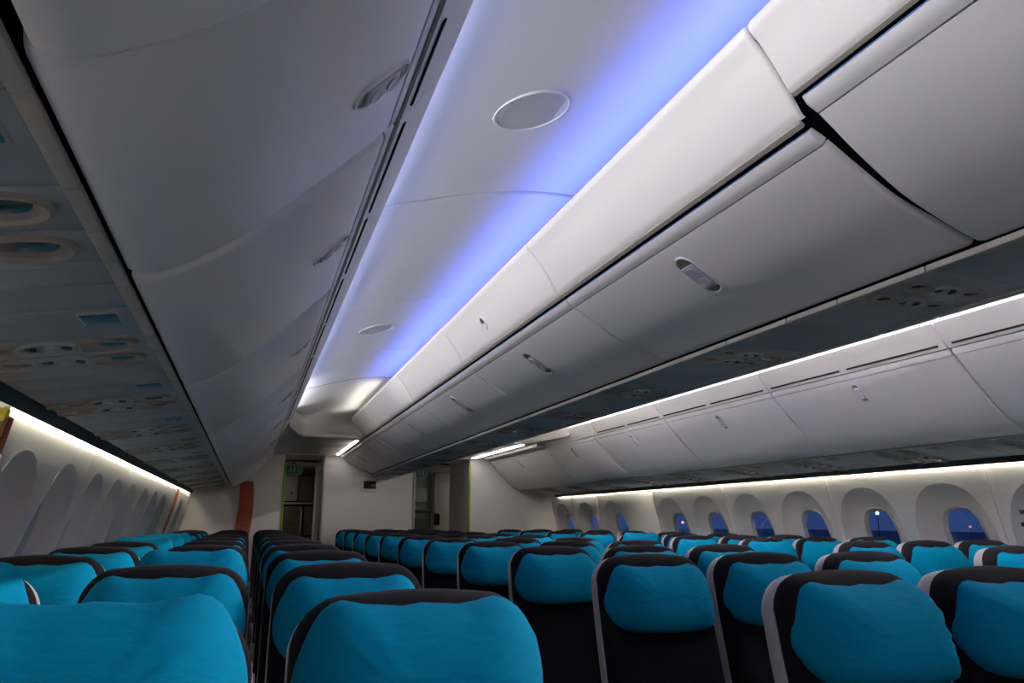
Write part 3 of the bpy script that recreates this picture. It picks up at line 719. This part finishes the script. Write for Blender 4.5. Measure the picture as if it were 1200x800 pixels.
speaker_grille(-1.06, 4.41, 'faint round speaker grille farther along the blue aisle ceiling')

# ------------------------------------------------------------------ seats
TIL = math.tan(math.radians(13))
def seat_outline(top, bot, wt, wb, rt_, n=8):
    """rounded-top outline in XZ, counter-clockwise from bottom left"""
    pts = []
    hw = wt / 2; hb = wb / 2
    m_ = 9
    for i in range(m_): t = i / (m_ - 1); pts.append((hb + (hw - hb) * t, bot + (top - rt_ - bot) * t))
    for i in range(1, n): a = math.pi / 2 * i / n; pts.append((hw - rt_ + rt_ * math.cos(a), top - rt_ + rt_ * math.sin(a)))
    for i in range(1, 6): t = i / 6; pts.append((hw - rt_ - (wt - 2 * rt_) * t, top + 0.006 * math.sin(math.pi * t)))
    for i in range(n - 1): a = math.pi / 2 + math.pi / 2 * (i + 1) / n; pts.append((-hw + rt_ + rt_ * math.cos(a), top - rt_ + rt_ * math.sin(a)))
    for i in range(1, m_): t = i / (m_ - 1); pts.append((-hw + (hw - hb) * -t if False else -(hw + (hb - hw) * t), top - rt_ + (bot - top + rt_) * t))
    for i in range(1, 5): t = i / 5; pts.append((-hb + 2 * hb * t, bot))
    return pts
TOP = 1.168
def ringy(out_, inset, y, cz, hw):
    r = []
    hh = 0.38
    for x, z in out_:
        X = x * (1 - inset / hw); Zz = cz + (z - cz) * (1 - inset / hh)
        r.append(Vector((X, y - (TOP - Zz) * TIL - 0.03 * max(0, (0.95 - Zz)) , Zz)))
    return r
def make_seat():
    root = empty('airliner_seat', (0, 0, 0))
    O1 = seat_outline(TOP, 0.42, 0.385, 0.395, 0.085)
    bm = bmesh.new()
    loops(bm, [ringy(O1, i, y, 0.8, 0.2) for i, y in ((0.10, -0.010), (0.055, -0.012), (0.028, -0.006), (0.010, 0.008), (0.002, 0.028), (0.0, 0.05), (0.004, 0.062))], True, True)
    obj('seat_back', bm, M['black'], root, 60)
    O2 = seat_outline(TOP - 0.006, 0.40, 0.387, 0.402, 0.090)
    bm = bmesh.new()
    loops(bm, [ringy(O2, i, y, 0.8, 0.2) for i, y in ((0.006, 0.058), (-0.001, 0.060), (-0.001, 0.082), (0.004, 0.104), (0.018, 0.118), (0.05, 0.124))], True, True)
    obj('back_shell', bm, M['shell'], root, 60)
    # headrest cushion under its blue cover
    bm = bmesh.new(); ht, hb_ = TOP - 0.032, TOP - 0.208
    out_ = []
    key = [(0.120, hb_), (0.150, hb_ + 0.010), (0.170, hb_ + 0.034), (0.177, hb_ + 0.066), (0.174, hb_ + 0.098), (0.164, hb_ + 0.130), (0.150, hb_ + 0.158), (0.134, hb_ + 0.176), (0.112, hb_ + 0.183)]
    half = spline(key, 16)
    out_ = [(p.x, p.y) for p in half] + [(0.112 - 0.224 * i / 8, ht + 0.002 * math.sin(i * 2.1)) for i in range(1, 8)] + [(-p.x, p.y) for p in reversed(half)] + [(-0.120 + 0.240 * i / 8, hb_ - 0.004 * math.sin(math.pi * i / 8)) for i in range(1, 8)]
    cz = (ht + hb_) / 2
    rings = []
    lay = ((0.0, 0.006, 0), (-0.012, -0.016, 0), (-0.010, -0.040, 0.3), (0.010, -0.066, 0.6), (0.045, -0.082, 0.8), (0.075, -0.089, 0.5), (0.100, -0.092, 0.2))
    for ins, y, wr in lay:
        r = []
        for q, (x, z) in enumerate(out_):
            fx = 1 - ins / 0.18; fz = 1 - ins / 0.112 if ins > 0 else 1 - ins / 0.2
            X = x * fx; Zz = cz + (z - cz) * fz
            wing = max(0.0, abs(X) - 0.118) * 0.70 * (0.12 + 0.88 * max(0.0, min(1.0, (ht - Zz) / 0.10)))
            wrk = wr * 0.005 * math.sin(q * 2.4 + 0.7 * math.sin(q * 1.3)) * min(1, abs(x) / 0.15)
            lower = max(0.0, (cz + 0.02 - Zz)) * 0.18
            topfall = max(0.0, (Zz - cz - 0.04)) * 0.55
            r.append(Vector((X, y + wing + wrk + topfall - lower - (TOP - Zz) * TIL, Zz)))
        rings.append(r)
    loops(bm, rings, True, True)
    obj('headrest', bm, M['blue'], root, 70)
    # seat cushion, armrests, base frame
    bm = bmesh.new(); box(bm, -0.19, 0.19, -0.64, -0.17, 0.36, 0.47, 0.035); obj('seat_cushion', bm, M['black'], root, 50)
    for s in (-1, 1):
        bm = bmesh.new(); box(bm, s * 0.198 - 0.011, s * 0.198 + 0.011, -0.56, -0.14, 0.60, 0.645, 0.012); box(bm, s * 0.198 - 0.008, s * 0.198 + 0.008, -0.24, -0.16, 0.40, 0.61, 0.004); obj('armrest', bm, M['darkgrey'], root, 50)
        bm = bmesh.new(); tube(bm, [Vector((s * 0.15, -0.20, 0.37)), Vector((s * 0.15, -0.14, 0.18)), Vector((s * 0.15, -0.08, 0.0))], 0.016, 8); tube(bm, [Vector((s * 0.15, -0.58, 0.37)), Vector((s * 0.15, -0.57, 0.0))], 0.016, 8); obj('leg', bm, M['metal'], root)
    return root
proto = make_seat()
used = [False]
COLS = {'left': ([-2.335, -1.895, -1.456], ['window', 'middle', 'aisle']), 'centre': ([-0.460, -0.025, 0.410], ['left', 'middle', 'right']), 'right': ([1.488, 1.913, 2.337], ['aisle', 'middle', 'window'])}
Y0 = {'left': 1.21, 'centre': 1.385, 'right': 2.50}
PITCH = 0.865
# per-seat settings seen in the photograph: (headrest lift, recline shift)
LIFT = {('left', 1, 0): 0.040, ('left', 1, 2): 0.035, ('left', 2, 0): 0.015, ('left', 0, 1): 0.045, ('left', 0, 5): 0.035, ('left', 0, 6): 0.035, ('left', 0, 7): 0.035, ('right', 0, 4): 0.035}
nrow = {'left': 11, 'centre': 11, 'right': 9}
for blk in ('left', 'centre', 'right'):
    xs, cn = COLS[blk]
    for r_ in range(nrow[blk]):
        for c_, x in enumerate(xs):
            if blk == 'left' and c_ == 0 and r_ == 0: continue
            o = proto if not used[0] else copy_tree(proto)
            used[0] = True
            rr = random.Random(hash((blk == 'left', blk == 'right', r_, c_)) & 0xffff)
            o.location = (x + rr.uniform(-0.002, 0.002), Y0[blk] + PITCH * r_ - (0.13 if (blk, c_, r_) == ('left', 1, 0) else 0.14 if (blk, c_) == ('left', 0) else 0) + rr.uniform(-0.012, 0.012), 0)
            o.rotation_euler = (0, 0, rr.uniform(-0.005, 0.005))
            lf = LIFT.get((blk, c_, r_), rr.uniform(-0.006, 0.006))
            for ch in o.children:
                if ch.name.startswith('headrest'): ch.location = (0, 0, lf)
            tag(o, 'black airliner seat with blue headrest cover, %s block, %s seat of %s row' % (blk, cn[c_], ORD[r_]), 'seat', 'airliner seats in the %s block' % blk)

# ------------------------------------------------------------------ orange netting, exposed wall bay, small fittings
bm = bmesh.new(); bc = bmesh.new()
def net_pt(u, t):
    z = 1.775 - 1.73 * t; xc = -1.775 - 0.03 * t + 0.018 * math.sin(t * 9)
    return Vector((xc + (u - 0.5) * (0.165 + 0.02 * math.sin(t * 5)), YB1 - 0.018 - 0.008 * math.sin(u * 6 + t * 7), z))
g_ = [[bm.verts.new(net_pt(i / 8, k / 20)) for i in range(9)] for k in range(21)]
for a, b in zip(g_, g_[1:]):
    for i in range(8): bm.faces.new((a[i], a[i + 1], b[i + 1], b[i]))
bmesh.ops.solidify(bm, geom=bm.faces, thickness=0.003)
net = obj('orange_netting', bm, M['orange'])
tag(net, 'orange netting strap hanging down the left rear partition behind the dark seats', 'netting')
for i in range(8):
    tube(bc, [net_pt((i + 0.5) / 8, k / 20) + Vector((0, -0.006, 0)) for k in range(21)], 0.0035, 4)
for k in range(1, 12): tube(bc, [net_pt(i / 8, k / 12) + Vector((0, -0.006, 0)) for i in range(9)], 0.005, 4)
o = obj('net_cords', bc, M['orange_l'], net); o['kind'] = 'stuff'
# orange strap in the open joint of the left side wall
bm = bmesh.new(); pts = [(-swx(z) - 0.004, z) for z in [1.60 - 0.1 * i for i in range(15)]]
sweep(bm, [Vector(p) for p in pts], 8.46, 8.74, 0.006, 1); tag(obj('orange_strap', bm, M['orange']), 'orange strap filling a joint of the left side wall near its far end', 'strap')
# open bay near the camera on the left wall: dark insulation, tapes and cables
bm = bmesh.new()
sweep(bm, [Vector((-swx(z) - 0.05, z)) for z in [1.60 - 0.1 * i for i in range(16)]], 2.33, 2.64, 0.02, 1); bay = struct(obj('wall_left_bay', bm, M['side']))
bm = bmesh.new(); sweep(bm, [Vector((-swx(z) + 0.006, z)) for z in [1.58 - 0.08 * i for i in range(15)]], 2.555, 2.60, 0.02, 1); tag(obj('orange_strap', bm, M['orange']), 'orange strap beside black insulation in the open bay of left wall', 'strap')
bm = bmesh.new(); sweep(bm, [Vector((-swx(z) + 0.004, z)) for z in [1.60, 1.56, 1.52]], 2.52, 2.55, 0.02, 1); tag(obj('yellow_tape', bm, M['yellow']), 'short yellow tape at the top of the open bay of left wall', 'tape')
bm = bmesh.new(); box(bm, -2.47, -2.40, 2.36, 2.55, 1.28, 1.47, 0.02); tag(obj('insulation_pad', bm, M['insul']), 'crumpled black insulation pad in the open bay of left wall', 'insulation')
for q, m_ in enumerate((M['pinkwire'], M['wire'], M['pinkwire'])):
    bm = bmesh.new(); tube(bm, [Vector((-2.425 + 0.005 * math.sin(i + q) + 0.012 * (q - 1), 2.34 + 0.018 * i, 1.50 + 0.025 * math.sin(i * 0.9 + q * 2) + 0.022 * q)) for i in range(12)], 0.006, 6)
    tag(obj('cable', bm, m_), ['pink cable looping lowest across the open bay of left wall', 'black cable looping across the open bay of left wall', 'pink cable looping highest across the open bay of left wall'][q], 'cable')
# black bracket on the right wall
bm = bmesh.new(); y_ = 3.14; xw = swx(1.25)
box(bm, xw - 0.05, xw + 0.01, y_ - 0.02, y_ + 0.02, 1.02, 1.36, 0.004); br = None
br = tag(empty('wall_bracket', (xw, y_, 1.2)), 'black pronged bracket on the right side wall at the right edge', 'bracket')
bm.transform(Matrix.Translation((-xw, -y_, -1.2))); obj('post', bm, M['darkgrey'], br)
for z_ in (1.33, 1.26):
    bm = bmesh.new(); box(bm, -0.06, -0.03, -0.02, 0.09, z_ - 1.2 - 0.012, z_ - 1.2 + 0.012, 0.004); obj('prong', bm, M['dark'], br)

# ------------------------------------------------------------------ outside: apron and its lights
bm = bmesh.new(); box(bm, -300, 300, -200, 400, -3.6, -3.5); struct(obj('ground', bm, M['apron']))
def apron_light(px, py, dist, r, m, label):
    d = (right * ((px - 600) / F_PX) + up * (-(py - 400) / F_PX) + fwd).normalized()
    p = Vector((CAMX, 0, CAMZ)) + d * dist
    root = tag(empty('apron_light', (p.x, p.y, -3.5)), label, 'lamp')
    bm = bmesh.new(); bmesh.ops.create_uvsphere(bm, u_segments=12, v_segments=8, radius=r); bm.transform(Matrix.Translation((0, 0, p.z + 3.5))); obj('lamp_globe', bm, m, root)
    bm = bmesh.new(); tube(bm, [Vector((0, 0, 0)), Vector((0, 0, max(0.1, p.z + 3.5 - r)))], r * 0.25, 6); obj('lamp_post', bm, M['dark'], root)
apron_light(800, 612, 40, 0.07, M['lamp_o'], 'orange apron light seen through a right window')
apron_light(1137, 617, 30, 0.035, M['lamp_p'], 'tiny red apron light seen through the nearest full right window')
apron_light(1028, 601, 30, 0.06, M['lamp_w'], 'white apron light seen through a right window')
